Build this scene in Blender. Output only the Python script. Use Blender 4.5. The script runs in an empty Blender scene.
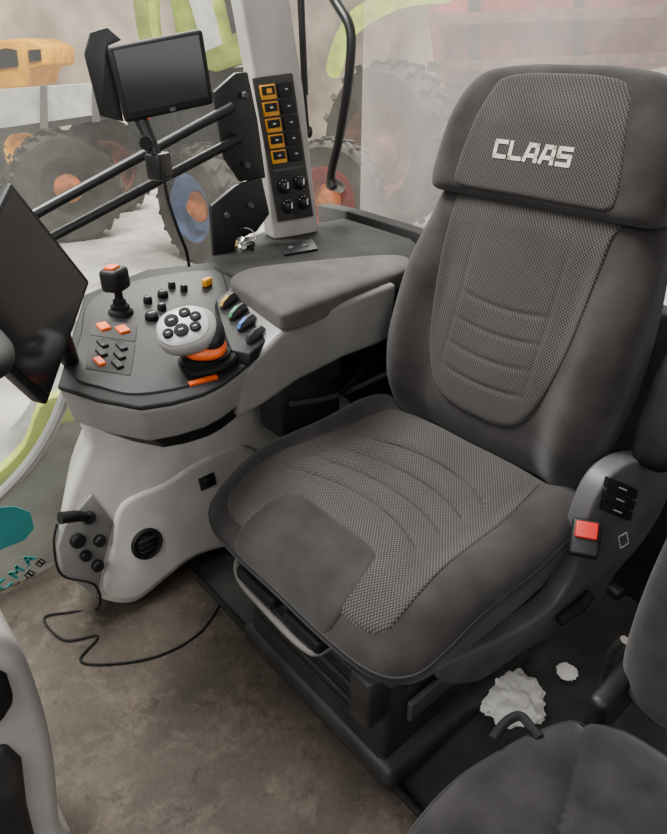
import bpy, bmesh, math, random
from math import sin, cos, pi, radians, hypot, atan2, sqrt, exp
from mathutils import Vector, Matrix, noise as mnoise
random.seed(7)
COL = bpy.context.scene.collection
V = Vector
# ------------------------------------------------------------------ camera model
FPX = 640.0
CAM = V((.673, -.717, 1.21))
FW = V((-.758, .652, 0)).normalized()
RT = V((FW.y, -FW.x, 0))
Z = V((0, 0, 1))
TH = radians(30)
UPV = FW*sin(TH) + Z*cos(TH)
FWD = FW*cos(TH) - Z*sin(TH)
def ray(u, v): return FWD + RT*((u-333.5)/FPX) + UPV*((417-v)/FPX)
def at(u, v, t): return CAM + ray(u, v)*t
def onX(u, v, x): d = ray(u, v); return CAM + d*((x-CAM.x)/d.x)
def onY(u, v, y): d = ray(u, v); return CAM + d*((y-CAM.y)/d.y)
def onZ(u, v, z): d = ray(u, v); return CAM + d*((z-CAM.z)/d.z)
def onP(u, v, p, n): d = ray(u, v); return CAM + d*((p-CAM).dot(n)/d.dot(n))
cam = bpy.data.cameras.new('camera'); camo = bpy.data.objects.new('camera', cam); COL.objects.link(camo)
cam.sensor_fit = 'VERTICAL'; cam.sensor_height = 36; cam.lens = FPX/834*36; cam.clip_start = .02
camo.matrix_world = Matrix(((RT.x, UPV.x, -FWD.x, CAM.x), (RT.y, UPV.y, -FWD.y, CAM.y), (RT.z, UPV.z, -FWD.z, CAM.z), (0, 0, 0, 1)))
bpy.context.scene.camera = camo

# ------------------------------------------------------------------ materials
MATS = {}
def nodemat(name):
    m = bpy.data.materials.new(name); m.use_nodes = True
    nt = m.node_tree
    return m, nt, nt.nodes['Principled BSDF']
def mat(name, col, rough=.5, metal=0., var=.15, scale=25., bump=0., bscale=400., col2=None, sheen=0., detail=4, spec=None, bdist=.002):
    if name in MATS: return MATS[name]
    m, nt, b = nodemat(name)
    tc = nt.nodes.new('ShaderNodeTexCoord')
    n = nt.nodes.new('ShaderNodeTexNoise'); n.inputs['Scale'].default_value = scale; n.inputs['Detail'].default_value = detail
    nt.links.new(tc.outputs['Object'], n.inputs['Vector'])
    r = nt.nodes.new('ShaderNodeValToRGB')
    c2 = col2 if col2 else tuple(min(1, c*(1+var)) for c in col)
    c1 = col if col2 else tuple(c*(1-var) for c in col)
    r.color_ramp.elements[0].position = .35; r.color_ramp.elements[1].position = .68
    r.color_ramp.elements[0].color = (*c1, 1); r.color_ramp.elements[1].color = (*c2, 1)
    nt.links.new(n.outputs['Fac'], r.inputs['Fac']); nt.links.new(r.outputs['Color'], b.inputs['Base Color'])
    b.inputs['Roughness'].default_value = rough; b.inputs['Metallic'].default_value = metal
    if spec is not None: b.inputs['Specular IOR Level'].default_value = spec
    if sheen: b.inputs['Sheen Weight'].default_value = sheen
    if bump:
        n2 = nt.nodes.new('ShaderNodeTexNoise'); n2.inputs['Scale'].default_value = bscale; n2.inputs['Detail'].default_value = 4
        nt.links.new(tc.outputs['Object'], n2.inputs['Vector'])
        bp = nt.nodes.new('ShaderNodeBump'); bp.inputs['Strength'].default_value = bump; bp.inputs['Distance'].default_value = bdist
        nt.links.new(n2.outputs['Fac'], bp.inputs['Height']); nt.links.new(bp.outputs['Normal'], b.inputs['Normal'])
    MATS[name] = m; return m
def patterned(name, cdark, clight, axes, period):
    m, nt, b = nodemat(name); N = nt.nodes.new; L = nt.links.new
    tc = N('ShaderNodeTexCoord'); sp = N('ShaderNodeSeparateXYZ'); L(tc.outputs['Object'], sp.inputs[0])
    def mth(op, a, bb=None):
        q = N('ShaderNodeMath'); q.operation = op
        for i, val in enumerate((a, bb)):
            if val is None: continue
            if isinstance(val, (int, float)): q.inputs[i].default_value = val
            else: L(val, q.inputs[i])
        return q.outputs[0]
    x = mth('MULTIPLY', sp.outputs[axes[0]], 2*pi/period); y = mth('MULTIPLY', sp.outputs[axes[1]], 2*pi/(period*1.2))
    s = mth('MULTIPLY', mth('SINE', x), mth('SINE', y))
    f = mth('ADD', mth('MULTIPLY', s, .5), .5)
    r = N('ShaderNodeValToRGB'); r.color_ramp.elements[0].position = .40; r.color_ramp.elements[1].position = .85
    r.color_ramp.elements[0].color = (*cdark, 1); r.color_ramp.elements[1].color = (*clight, 1)
    L(f, r.inputs['Fac'])
    n = N('ShaderNodeTexNoise'); n.inputs['Scale'].default_value = 8; n.inputs['Detail'].default_value = 8; L(tc.outputs['Object'], n.inputs['Vector'])
    mx = N('ShaderNodeMix'); mx.data_type = 'RGBA'; mx.blend_type = 'MULTIPLY'; mx.inputs['Factor'].default_value = .45
    L(r.outputs['Color'], mx.inputs['A'])
    r2 = N('ShaderNodeValToRGB'); r2.color_ramp.elements[0].position = .3; r2.color_ramp.elements[1].position = .7
    r2.color_ramp.elements[0].color = (.45, .45, .45, 1); L(n.outputs['Fac'], r2.inputs['Fac']); L(r2.outputs['Color'], mx.inputs['B'])
    L(mx.outputs['Result'], b.inputs['Base Color'])
    b.inputs['Roughness'].default_value = .95; b.inputs['Sheen Weight'].default_value = .08
    b.inputs['Specular IOR Level'].default_value = .2
    bp = N('ShaderNodeBump'); bp.inputs['Strength'].default_value = .35; bp.inputs['Distance'].default_value = .001
    L(f, bp.inputs['Height']); L(bp.outputs['Normal'], b.inputs['Normal'])
    return m
def dusty(name, lo, hi, col, scale=2.5, tint=(1, 1, 1)):
    m = bpy.data.materials.new(name); m.use_nodes = True; nt = m.node_tree; nt.nodes.clear(); N = nt.nodes.new; L = nt.links.new
    out = N('ShaderNodeOutputMaterial'); tr = N('ShaderNodeBsdfTransparent'); tr.inputs[0].default_value = (*tint, 1)
    df = N('ShaderNodeBsdfDiffuse'); df.inputs[0].default_value = (*col, 1)
    tl = N('ShaderNodeBsdfTranslucent'); tl.inputs[0].default_value = (*col, 1)
    a = N('ShaderNodeMixShader'); a.inputs[0].default_value = .5; L(df.outputs[0], a.inputs[1]); L(tl.outputs[0], a.inputs[2])
    tc = N('ShaderNodeTexCoord'); n = N('ShaderNodeTexNoise'); n.inputs['Scale'].default_value = scale; n.inputs['Detail'].default_value = 8
    L(tc.outputs['Object'], n.inputs['Vector'])
    mr = N('ShaderNodeMapRange'); mr.inputs[1].default_value = .3; mr.inputs[2].default_value = .7; mr.inputs[3].default_value = lo; mr.inputs[4].default_value = hi
    L(n.outputs['Fac'], mr.inputs[0])
    mx = N('ShaderNodeMixShader'); L(mr.outputs[0], mx.inputs[0]); L(tr.outputs[0], mx.inputs[1]); L(a.outputs[0], mx.inputs[2]); L(mx.outputs[0], out.inputs[0])
    return m
fabric = mat('fleece_fabric', (.0295, .0268, .0258), .97, var=.26, scale=14, bump=.55, bscale=650, sheen=.14, detail=9, spec=.06, bdist=.002)
fabric_lt = mat('armrest_fabric', (.074, .068, .064), .95, var=.2, scale=14, bump=.5, bscale=600, sheen=.12, detail=9, spec=.08, bdist=.002)
fabric_p = mat('second_seat_fabric', (.020, .0187, .0192), .97, var=.34, scale=18, bump=.6, bscale=600, sheen=.12, detail=9, spec=.06, bdist=.002)
weave_h = patterned('woven_fabric_flat', (.025, .0230, .0222), (.092, .085, .080), (0, 1), .0060)
weave_v = patterned('woven_fabric_upright', (.024, .0222, .0214), (.084, .078, .0735), (0, 2), .0060)
piping_m = mat('piping', (.016, .0155, .015), .9)
grey_l = mat('light_grey_plastic', (.43, .412, .388), .45, var=.18, scale=6, bump=.1, bscale=600, detail=9)
grey_s = mat('shell_grey_plastic', (.225, .219, .211), .42, var=.12, scale=9, bump=.1, bscale=600)
grey_r = mat('arm_shell_plastic', (.165, .160, .154), .42, var=.12, scale=9, bump=.1, bscale=600)
grey_m = mat('mid_grey_plastic', (.066, .065, .066), .5, var=.16, scale=14, bump=.12, bscale=700)
grey_d = mat('dark_grey_plastic', (.016, .016, .016), .65, var=.35, scale=12, bump=.15, bscale=700, detail=8, spec=.25)
shelfm = mat('shelf_plastic', (.022, .0215, .021), .8, var=.35, scale=10, bump=.2, bscale=500, detail=8, spec=.15)
black = mat('black_plastic', (.008, .008, .009), .5, var=.3, scale=30, spec=.3)
black_s = mat('black_satin_metal', (.009, .009, .010), .38, var=.3, scale=20)
rubber = mat('black_rubber', (.006, .006, .006), .8, spec=.3)
suspm = mat('suspension_black', (.028, .0265, .0255), .55, var=.35, scale=14, bump=.15, detail=8)
screenm = mat('screen_glass', (.012, .013, .014), .12, var=.1, scale=3)
orange = mat('orange_plastic', (.80, .11, .008), .45, var=.1)
yellow = mat('yellow_plastic', (.75, .32, .01), .5, var=.1)
red = mat('red_plastic', (.48, .016, .011), .4, var=.1)
white_p = mat('silver_plastic', (.40, .395, .385), .30, var=.06)
blue = mat('blue_plastic', (.02, .10, .32), .5)
green = mat('green_plastic', (.03, .20, .07), .5)
dyellow = mat('dull_yellow_plastic', (.40, .24, .02), .5)
chrome = mat('worn_metal', (.5, .49, .47), .3, metal=1., var=.15)
brass = mat('brass_key', (.55, .42, .2), .35, metal=1., var=.15)
letter_m = mat('beige_thread', (.50, .46, .385), .85, var=.08, scale=60)
mark_w = mat('white_print', (.6, .6, .58), .6)
mark_g = mat('teal_print', (.015, .24, .22), .6)
paper = mat('white_tissue', (.82, .80, .78), .9, var=.06)
lime = mat('lime_paint', (.40, .50, .06), .5, var=.3, scale=5)
redp = mat('red_paint', (.26, .025, .020), .6, var=.45, scale=4)
rust = mat('rusty_paint', (.16, .06, .042), .75, var=.45, scale=5)
yelp = mat('yellow_paint', (.85, .38, .010), .5, var=.2, scale=4)
whitep = mat('white_paint', (.78, .76, .73), .55, var=.25, scale=4, detail=8)
bluep = mat('blue_paint', (.08, .14, .30), .6, var=.4, scale=5)
tealp = mat('teal_vinyl', (.02, .25, .25), .5, var=.15, scale=8)
backdrop_m = mat('dusty_backdrop', (.22, .215, .195), .8, var=.35, scale=7, detail=8)
tyre_m = mat('tyre_rubber', (.034, .027, .022), .9, var=.5, scale=5)
orangep = mat('orange_paint', (.60, .16, .035), .6, var=.45, scale=6)
floor_dark = mat('dark_floor', (.030, .028, .0265), .8, var=.4, scale=12, bump=.25, detail=9)
cementm = mat('workshop_concrete', (.47, .44, .41), .9, var=.35, scale=1.6, detail=8)
wallm = mat('workshop_wall', (.50, .40, .33), .9, var=.45, scale=.7, detail=8)
glass1 = dusty('dusty_glass', .018, .085, (.84, .83, .79), 2.2, (.975, .99, .965))
glass2 = dusty('very_dusty_glass', .10, .23, (.86, .82, .77), 3.)
def matfloor():
    m, nt, b = nodemat('worn_rubber_mat'); N = nt.nodes.new; L = nt.links.new
    tc = N('ShaderNodeTexCoord')
    def nz(s, d, dist=0, rough=.5, sc=None):
        n = N('ShaderNodeTexNoise'); n.inputs['Scale'].default_value = s; n.inputs['Detail'].default_value = d; n.inputs['Distortion'].default_value = dist; n.inputs['Roughness'].default_value = rough
        if sc:
            mp_ = N('ShaderNodeMapping'); mp_.inputs['Scale'].default_value = sc; mp_.inputs['Rotation'].default_value = (0, 0, .3); L(tc.outputs['Object'], mp_.inputs['Vector']); L(mp_.outputs[0], n.inputs['Vector'])
        else: L(tc.outputs['Object'], n.inputs['Vector'])
        return n
    def ramp(src, p0, p1, c0, c1):
        r = N('ShaderNodeValToRGB'); r.color_ramp.elements[0].position = p0; r.color_ramp.elements[1].position = p1
        r.color_ramp.elements[0].color = (*c0, 1); r.color_ramp.elements[1].color = (*c1, 1); L(src, r.inputs['Fac']); return r.outputs['Color']
    def mix(a, b_, f, bt='MULTIPLY'):
        mx = N('ShaderNodeMix'); mx.data_type = 'RGBA'; mx.blend_type = bt
        if isinstance(f, (int, float)): mx.inputs['Factor'].default_value = f
        else: L(f, mx.inputs['Factor'])
        L(a, mx.inputs['A']); L(b_, mx.inputs['B']); return mx.outputs['Result']
    a = ramp(nz(4.0, 12, .1, .65).outputs[0], .32, .68, (.040, .0315, .0258), (.098, .077, .061))
    sc = ramp(nz(7, 13, .3, .74).outputs[0], .50, .66, (0, 0, 0), (.8, .8, .8))
    dust = N('ShaderNodeRGB'); dust.outputs[0].default_value = (.150, .120, .096, 1)
    base = mix(a, dust.outputs[0], sc, 'MIX')
    mud = ramp(nz(14, 11, .3, .72).outputs[0], .56, .66, (1, 1, 1), (.42, .38, .35))
    base = mix(base, mud, .85)
    scuff = ramp(nz(30, 8, 0, .7, (1, .2, 1)).outputs[0], .62, .72, (1, 1, 1), (1.5, 1.45, 1.4))
    base = mix(base, scuff, .5)
    fine = ramp(nz(90, 6, 0, .7).outputs[0], .3, .7, (.66, .66, .66), (1, 1, 1))
    base = mix(base, fine, .8)
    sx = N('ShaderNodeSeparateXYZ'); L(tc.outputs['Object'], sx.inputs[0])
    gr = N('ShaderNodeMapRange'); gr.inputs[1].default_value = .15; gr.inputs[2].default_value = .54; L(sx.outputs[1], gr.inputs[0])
    base = mix(base, ramp(gr.outputs[0], .0, 1., (1, 1, 1), (.62, .60, .58)), .9)  # painted shade: mat colour darkens toward the seat
    L(base, b.inputs['Base Color'])
    b.inputs['Roughness'].default_value = .7; b.inputs['Specular IOR Level'].default_value = .25
    w = N('ShaderNodeTexWave'); w.bands_direction = 'X'; w.inputs['Scale'].default_value = 7; w.inputs['Distortion'].default_value = .1
    L(tc.outputs['Object'], w.inputs['Vector'])
    bp = N('ShaderNodeBump'); bp.inputs['Strength'].default_value = .10; bp.inputs['Distance'].default_value = .004; L(w.outputs['Fac'], bp.inputs['Height'])
    bp2 = N('ShaderNodeBump'); bp2.inputs['Strength'].default_value = .45; bp2.inputs['Distance'].default_value = .003
    L(nz(40, 8, .1, .65).outputs[0], bp2.inputs['Height']); L(bp.outputs['Normal'], bp2.inputs['Normal']); L(bp2.outputs['Normal'], b.inputs['Normal'])
    return m
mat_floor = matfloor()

# ------------------------------------------------------------------ mesh helpers
ORG = {}
def obj(name, bm, m, parent=None, bevel=0, seg=3, ang=35, bang=30):
    bmesh.ops.remove_doubles(bm, verts=bm.verts, dist=1e-6)
    bmesh.ops.recalc_face_normals(bm, faces=bm.faces)
    if bevel:
        es = [e for e in bm.edges if len(e.link_faces) == 2 and e.calc_face_angle() > radians(bang)]
        bmesh.ops.bevel(bm, geom=es, offset=bevel, segments=seg, affect='EDGES', clamp_overlap=True, profile=.5)
    for f in bm.faces: f.smooth = True
    for e in bm.edges:
        if len(e.link_faces) == 2 and e.calc_face_angle() > radians(ang): e.smooth = False
    if parent is None:
        xs = [v.co.x for v in bm.verts]; ys = [v.co.y for v in bm.verts]; zs = [v.co.z for v in bm.verts]
        L = V(((min(xs)+max(xs))/2, (min(ys)+max(ys))/2, min(zs)))
    else: L = ORG[parent.name]
    for v in bm.verts: v.co -= L
    me = bpy.data.meshes.new(name); bm.to_mesh(me); bm.free(); me.materials.append(m)
    o = bpy.data.objects.new(name, me); COL.objects.link(o)
    if parent is None: o.location = L
    else: o.parent = parent
    ORG[o.name] = L
    return o
def thing(name, label, cat, loc, group=None):
    o = bpy.data.objects.new(name, None); COL.objects.link(o); o.location = loc; o.empty_display_size = .05
    ORG[o.name] = V(loc); o['label'] = label; o['category'] = cat
    if group: o['group'] = group
    return o
def tag(o, label, cat, group=None):
    o['label'] = label; o['category'] = cat
    if group: o['group'] = group
    return o
def struct(o): o['kind'] = 'structure'; return o
def B(): return bmesh.new()
def box(bm, c, s, R=None):
    c = V(c); vs = []
    for i in (-1, 1):
        for j in (-1, 1):
            for k in (-1, 1):
                p = V((i*s[0]/2, j*s[1]/2, k*s[2]/2))
                if R is not None: p = R @ p
                vs.append(bm.verts.new(c+p))
    for f in ((0, 1, 3, 2), (4, 6, 7, 5), (0, 4, 5, 1), (2, 3, 7, 6), (0, 2, 6, 4), (1, 5, 7, 3)): bm.faces.new([vs[i] for i in f])
    return bm
def prism(bm, pts, vec, shrink=0):
    pts = [V(p) for p in pts]; vec = V(vec); c = sum(pts, V((0, 0, 0)))/len(pts)
    a = [bm.verts.new(p) for p in pts]; b = [bm.verts.new(p+(c-p)*shrink+vec) for p in pts]
    bm.faces.new(a); bm.faces.new(b[::-1])
    n = len(pts)
    for i in range(n): bm.faces.new((a[i], b[i], b[(i+1) % n], a[(i+1) % n]))
    return bm
def smooth(pts, k=6, closed=False):
    pts = [V(p) for p in pts]; n = len(pts); out = []
    rng = range(n if closed else n-1)
    for i in rng:
        if closed: p0, p1, p2, p3 = pts[i-1], pts[i], pts[(i+1) % n], pts[(i+2) % n]
        else: p0, p1, p2, p3 = pts[max(i-1, 0)], pts[i], pts[i+1], pts[min(i+2, n-1)]
        for j in range(k):
            t = j/k
            out.append(.5*((2*p1)+(p2-p0)*t+(2*p0-5*p1+4*p2-p3)*t*t+(3*p1-p0-3*p2+p3)*t**3))
    if not closed: out.append(pts[-1])
    return out
def tube(bm, pts, r, n=10, closed=False):
    pts = [V(p) for p in pts]; m = len(pts)
    rs = r if isinstance(r, (list, tuple)) else [r]*m
    rings = []; up = None
    for i, p in enumerate(pts):
        if closed: d = pts[(i+1) % m]-pts[i-1]
        else: d = pts[min(i+1, m-1)]-pts[max(i-1, 0)]
        d.normalize()
        if up is None:
            up = d.cross(V((.3, .5, .81))).normalized()
        else:
            up = (up-d*up.dot(d)).normalized()
        s = d.cross(up)
        rings.append([bm.verts.new(p+(up*cos(2*pi*j/n)+s*sin(2*pi*j/n))*rs[i]) for j in range(n)])
    for i in range(m if closed else m-1):
        a, b = rings[i], rings[(i+1) % m]
        for j in range(n): bm.faces.new((a[j], a[(j+1) % n], b[(j+1) % n], b[j]))
    if not closed: bm.faces.new(rings[0][::-1]); bm.faces.new(rings[-1])
    return bm
def frame(o, z, xh=None):
    z = V(z).normalized(); h = V(xh) if xh is not None else (V((0, 0, 1)) if abs(z.z) < .9 else V((1, 0, 0)))
    x = (h-z*h.dot(z)).normalized(); y = z.cross(x)
    o = V(o)
    return Matrix(((x.x, y.x, z.x, o.x), (x.y, y.y, z.y, o.y), (x.z, y.z, z.z, o.z), (0, 0, 0, 1)))
def lathe(bm, prof, M, n=24):
    rings = []
    for r, z in prof:
        if r < 1e-6: rings.append([bm.verts.new(M @ V((0, 0, z)))])
        else: rings.append([bm.verts.new(M @ V((r*cos(2*pi*j/n), r*sin(2*pi*j/n), z))) for j in range(n)])
    for a, b in zip(rings, rings[1:]):
        if len(a) == 1 and len(b) == 1: continue
        for j in range(n):
            k = (j+1) % n
            if len(a) == 1: bm.faces.new((a[0], b[j], b[k]))
            elif len(b) == 1: bm.faces.new((a[j], b[0], a[k]))
            else: bm.faces.new((a[j], b[j], b[k], a[k]))
    return bm
def ell(bm, M, sx, sy, sz, n=20, m=12, p=1.0):
    def s(v): return math.copysign(abs(v)**p, v)
    rings = []
    for i in range(m+1):
        ph = -pi/2+pi*i/m
        if i in (0, m): rings.append([bm.verts.new(M @ V((0, 0, sz*s(sin(ph)))))])
        else: rings.append([bm.verts.new(M @ V((sx*s(cos(ph))*s(cos(2*pi*j/n)), sy*s(cos(ph))*s(sin(2*pi*j/n)), sz*s(sin(ph))))) for j in range(n)])
    for a, b in zip(rings, rings[1:]):
        for j in range(n):
            k = (j+1) % n
            if len(a) == 1: bm.faces.new((a[0], b[k], b[j]))
            elif len(b) == 1: bm.faces.new((a[j], a[k], b[0]))
            else: bm.faces.new((a[j], a[k], b[k], b[j]))
    return bm
def ss(a, b, x):
    t = max(0, min(1, (x-a)/(b-a))); return t*t*(3-2*t)
class Pillow:
    NA = 192
    def __init__(s, pts, c, base, R, e0, M=None):
        s.c = c; s.base = base; s.R = R; s.e0 = e0; s.M = M or Matrix.Identity(4)
        s.tab = Pillow.table(pts, c)
    @staticmethod
    def table(pts, c):
        sm = smooth([(p[0], p[1], 0) for p in pts], 8, True); n = len(sm); tab = []
        for k in range(Pillow.NA):
            th = 2*pi*k/Pillow.NA; d = (cos(th), sin(th)); best = 0
            for i in range(n):
                ax, ay = sm[i].x-c[0], sm[i].y-c[1]; bx, by = sm[(i+1) % n].x-c[0], sm[(i+1) % n].y-c[1]
                ex, ey = bx-ax, by-ay; den = d[0]*ey-d[1]*ex
                if abs(den) < 1e-12: continue
                t = (ax*ey-ay*ex)/den; q = (ax*d[1]-ay*d[0])/den
                if t > 0 and -1e-6 <= q <= 1+1e-6: best = max(best, t)
            tab.append(best)
        return tab
    def rad(s, th):
        f = (th/(2*pi)) % 1*s.NA; i = int(f) % s.NA; f -= int(f)
        return s.tab[i]*(1-f)+s.tab[(i+1) % s.NA]*f
    def H(s, x, y):
        dx, dy = x-s.c[0], y-s.c[1]; e = min(1, hypot(dx, dy)/max(1e-9, s.rad(atan2(dy, dx))))
        d = 0 if e < s.e0 else (e-s.e0)/(1-s.e0)
        return s.base(x, y)-s.R*(1-sqrt(max(0, 1-d*d)))
    def body(s, zb, Rb=.02, taper=.0, cave=.25):
        bm = B(); es = [s.e0*i/14 for i in range(1, 15)]+[s.e0+(1-s.e0)*sin(pi/2*i/10) for i in range(1, 11)]
        rings = []; c = s.c
        def P(e, k, z=None):
            th = 2*pi*k/s.NA; x = c[0]+e*s.tab[k]*cos(th); y = c[1]+e*s.tab[k]*sin(th)
            return V((x, y, s.H(x, y) if z is None else z))
        top = bm.verts.new(s.M @ V((c[0], c[1], s.H(*c))))
        for e in es: rings.append([bm.verts.new(s.M @ P(e, k)) for k in range(s.NA)])
        zedge = [P(1, k).z for k in range(s.NA)]
        for i in range(1, 5):
            f = i/4; rings.append([bm.verts.new(s.M @ P(1-taper*f, k, zedge[k]*(1-f)+(zb+Rb)*f)) for k in range(s.NA)])
        for i in range(1, 6):
            a = pi/2*i/5; rings.append([bm.verts.new(s.M @ P((1-taper)-Rb/cave*(1-cos(a)), k, zb+Rb-Rb*sin(a))) for k in range(s.NA)])
        bot = bm.verts.new(s.M @ V((c[0], c[1], zb)))
        for k in range(s.NA):
            j = (k+1) % s.NA
            bm.faces.new((top, rings[0][k], rings[0][j])); bm.faces.new((bot, rings[-1][j], rings[-1][k]))
            for a, b in zip(rings, rings[1:]): bm.faces.new((a[k], b[k], b[j], a[j]))
        return bm
    def panel(s, pts, c, off=.004, groove=None, rings=80):
        bm = B(); tab = Pillow.table(pts, c); rr = []
        def P(e, k):
            th = 2*pi*k/s.NA; x = c[0]+e*tab[k]*cos(th); y = c[1]+e*tab[k]*sin(th)
            dist = (1-e)*tab[k]
            o = off*sqrt(max(0, 1-max(0, 1-dist/.014)**2))-.002*(1-min(1, dist/.004))
            return V((x, y, s.H(x, y)+o-(groove(x, y) if groove else 0)))
        top = bm.verts.new(s.M @ P(0, 0))
        for i in range(1, rings+1):
            e = i/rings; rr.append([bm.verts.new(s.M @ P(e, k)) for k in range(s.NA)])
        def Q(k):
            p = P(1, k); p.z -= .006; return p
        rr.append([bm.verts.new(s.M @ Q(k)) for k in range(s.NA)])
        for k in range(s.NA):
            j = (k+1) % s.NA; bm.faces.new((top, rr[0][k], rr[0][j]))
            for a, b in zip(rr, rr[1:]): bm.faces.new((a[k], b[k], b[j], a[j]))
        return bm
    def line(s, pts, off=.003, k=8, closed=False):
        return [s.M @ V((p.x, p.y, s.H(p.x, p.y)+off)) for p in smooth([(q[0], q[1], 0) for q in pts], k, closed)]
def mirror(h): return h+[(-x, y) for x, y in h[::-1] if abs(x) > 1e-6]

# ================================================================== SETTING: the cab and the workshop
GZ = -1.3
struct(obj('ground', box(B(), (-5, 5, GZ-.1), (40, 40, .2)), cementm))
struct(obj('wall_far', box(B(), (-15, 4, 1.2), (.2, 40, 5)), wallm))
struct(obj('wall_rear', box(B(), (-5, 15, 1.2), (20, .2, 5)), wallm))
struct(obj('floor', box(B(), (.1, -.3, -.05), (1.86, 2.0, .08)), floor_dark))
struct(obj('window_1', box(B(), (-.80, -.26, .86), (.006, 1.84, 1.75)), glass1))
struct(obj('window_2', box(B(), (.05, .66, 1.22), (1.7, .006, .95)), glass2))
struct(obj('wall_right', box(B(), (-.71, .26, .36), (.16, .72, .74)), grey_d, bevel=.02))
struct(obj('wall_back', box(B(), (.08, .66, .36), (1.7, .06, .74)), grey_d, bevel=.01))
pl = [onX(u, v, -.73) for u, v in ((234, -40), (241, 0), (262, 120), (274, 240), (319, 234), (304, 90), (290, 0), (284, -40))]
struct(obj('trim_1', prism(B(), pl, (-.06, .01, 0)), grey_l, bevel=.008))
sh = [onZ(u, v, .765) for u, v in ((196, 266), (222, 246), (262, 231), (318, 222), (345, 217), (412, 238), (440, 262), (395, 275), (300, 282), (240, 275))]
struct(obj('trim_2', prism(B(), sh, (0, 0, -.12)), shelfm, bevel=.012))
wn = V((1, 0, .22)).normalized(); w0 = V((-.505, 0, 0))
def wp(u, v, h=0): return onP(u, v, w0+wn*h, wn)
wl = smooth([wp(u, v) for u, v in ((104, 400), (84, 448), (64, 498), (58, 540), (66, 577), (96, 602), (134, 607), (168, 582), (198, 560), (245, 545), (300, 520), (345, 460), (340, 400))], 4, True)
struct(obj('trim_3', prism(B(), wl, (-.18, .09, 0)), grey_l, bevel=.03, seg=5, bang=50))
fr = smooth([onX(u, v, -.785) for u, v in ((-60, 540), (-20, 512), (15, 480), (42, 445), (62, 405), (75, 360), (80, 320))], 5)
struct(obj('trim_4', tube(B(), fr, .014, 10), grey_s))
rs = [onY(u, v, .60) for u, v in ((318, 205), (350, 212), (415, 232), (470, 250), (470, 262), (412, 250), (345, 224), (318, 222))]
struct(obj('trim_5', prism(B(), rs, (0, .05, 0)), shelfm, bevel=.004))
bl = smooth([wp(u, v, .010) for u, v in ((122, 505), (165, 484), (200, 462), (250, 446), (290, 490), (250, 538), (197, 556), (166, 578), (134, 601), (104, 592), (112, 548))], 4, True)
struct(obj('trim_6', prism(B(), bl, -wn*.04), grey_l, bevel=.012, seg=4, bang=50))
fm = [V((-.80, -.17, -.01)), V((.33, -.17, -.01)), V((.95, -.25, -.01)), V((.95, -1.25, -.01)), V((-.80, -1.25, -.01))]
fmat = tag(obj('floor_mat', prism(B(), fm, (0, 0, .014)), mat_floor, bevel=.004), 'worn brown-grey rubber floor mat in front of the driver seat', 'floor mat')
obj('raised_edge', tube(B(), [V((-.50, -.176, .004)), V((.33, -.176, .004)), V((.60, -.215, .004))], .009, 8), rubber, fmat)['label'] = 'black raised edge strip'

# ================================================================== DRIVER SEAT
seat = thing('driver_seat', 'large dark grey upholstered driver seat with patterned centre panels and embroidered head pad', 'seat', (0, 0, 0))
hc = [(0, -.275), (.12, -.276), (.22, -.268), (.270, -.238), (.288, -.18), (.293, -.05), (.292, .08), (.283, .2), (.24, .255), (.1, .27), (0, .27)]
SH = .010
def shift(l): return [(x+SH, y) for x, y in l]
def cbase(x, y):
    return .500+.036*ss(.17, .25, abs(x-SH))*ss(-.30, -.08, y)-.014*exp(-(((x-SH)/.13)**2+((y-.06)/.14)**2))-.025*ss(-.08, -.28, y)+.016*ss(.02, .2, y)
CU = Pillow(shift(mirror(hc)), (SH, 0), cbase, .074, .60)
cushion = obj('seat_cushion', CU.body(.345, .04, .07), fabric, seat)
def cgroove(x, y):
    g = 0; x -= SH
    w = ss(.19, .13, abs(x))
    for y0 in (-.055, .005, .065, .125): g += .0065*w*exp(-((y-y0+1.9*x*x)/.0065)**2)
    return g
hp = [(0, -.248), (.14, -.250), (.205, -.238), (.219, -.20), (.212, -.05), (.202, .1), (.182, .2), (.13, .23), (0, .235)]
obj('centre_panel', CU.panel(shift(mirror(hp)), (SH, -.01), .005, cgroove, 120), weave_h, cushion)['label'] = 'grey woven fabric with pale dots'
hf = [(0, -.2745), (.07, -.2745), (.126, -.2730), (.138, -.255), (.132, -.20), (.120, -.158), (.10, -.143), (.05, -.138), (0, -.137)]
obj('front_pad', CU.panel(shift(mirror(hf)), (SH, -.2), .0065, None, 50), fabric, cushion)['label'] = 'plain dark fleece pad at the front edge'
obj('piping', tube(B(), CU.line(shift([(x*.993, y*.993) for x, y in mirror(hc)]), -.002, 6, True), .0025, 6, True), piping_m, cushion)
w_ = V((0, .196, .98)).normalized(); n_ = V((0, -w_.z, w_.y)); o_ = V((.02, .205, .5))
MB = Matrix(((1, w_.x, n_.x, o_.x), (0, w_.y, n_.y, o_.y), (0, w_.z, n_.z, o_.z), (0, 0, 0, 1)))
hb = [(0, -.015), (.13, -.012), (.205, .005), (.238, .05), (.255, .14), (.258, .24), (.252, .34), (.238, .43), (.226, .485), (.18, .505), (0, .51)]
def bbase(x, y):
    return .0+.040*ss(.13, .21, abs(x))*ss(.5, .3, y)+.014*exp(-((y-.17)/.1)**2)-.02*ss(.1, -.02, y)
BK = Pillow(mirror(hb), (0, .25), bbase, .055, .70, MB)
back = obj('backrest', BK.body(-.12, .04, .03), fabric, seat)
def bgroove(x, y):
    g = .0014*exp(-((abs(x)-.098)/.005)**2)*ss(.13, .18, y)*ss(.46, .40, y)
    for y0 in (.145, .195, .245, .295): g += .0026*ss(.115, .07, abs(x))*exp(-((y-y0-1.1*x*x)/.005)**2)
    return g
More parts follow.
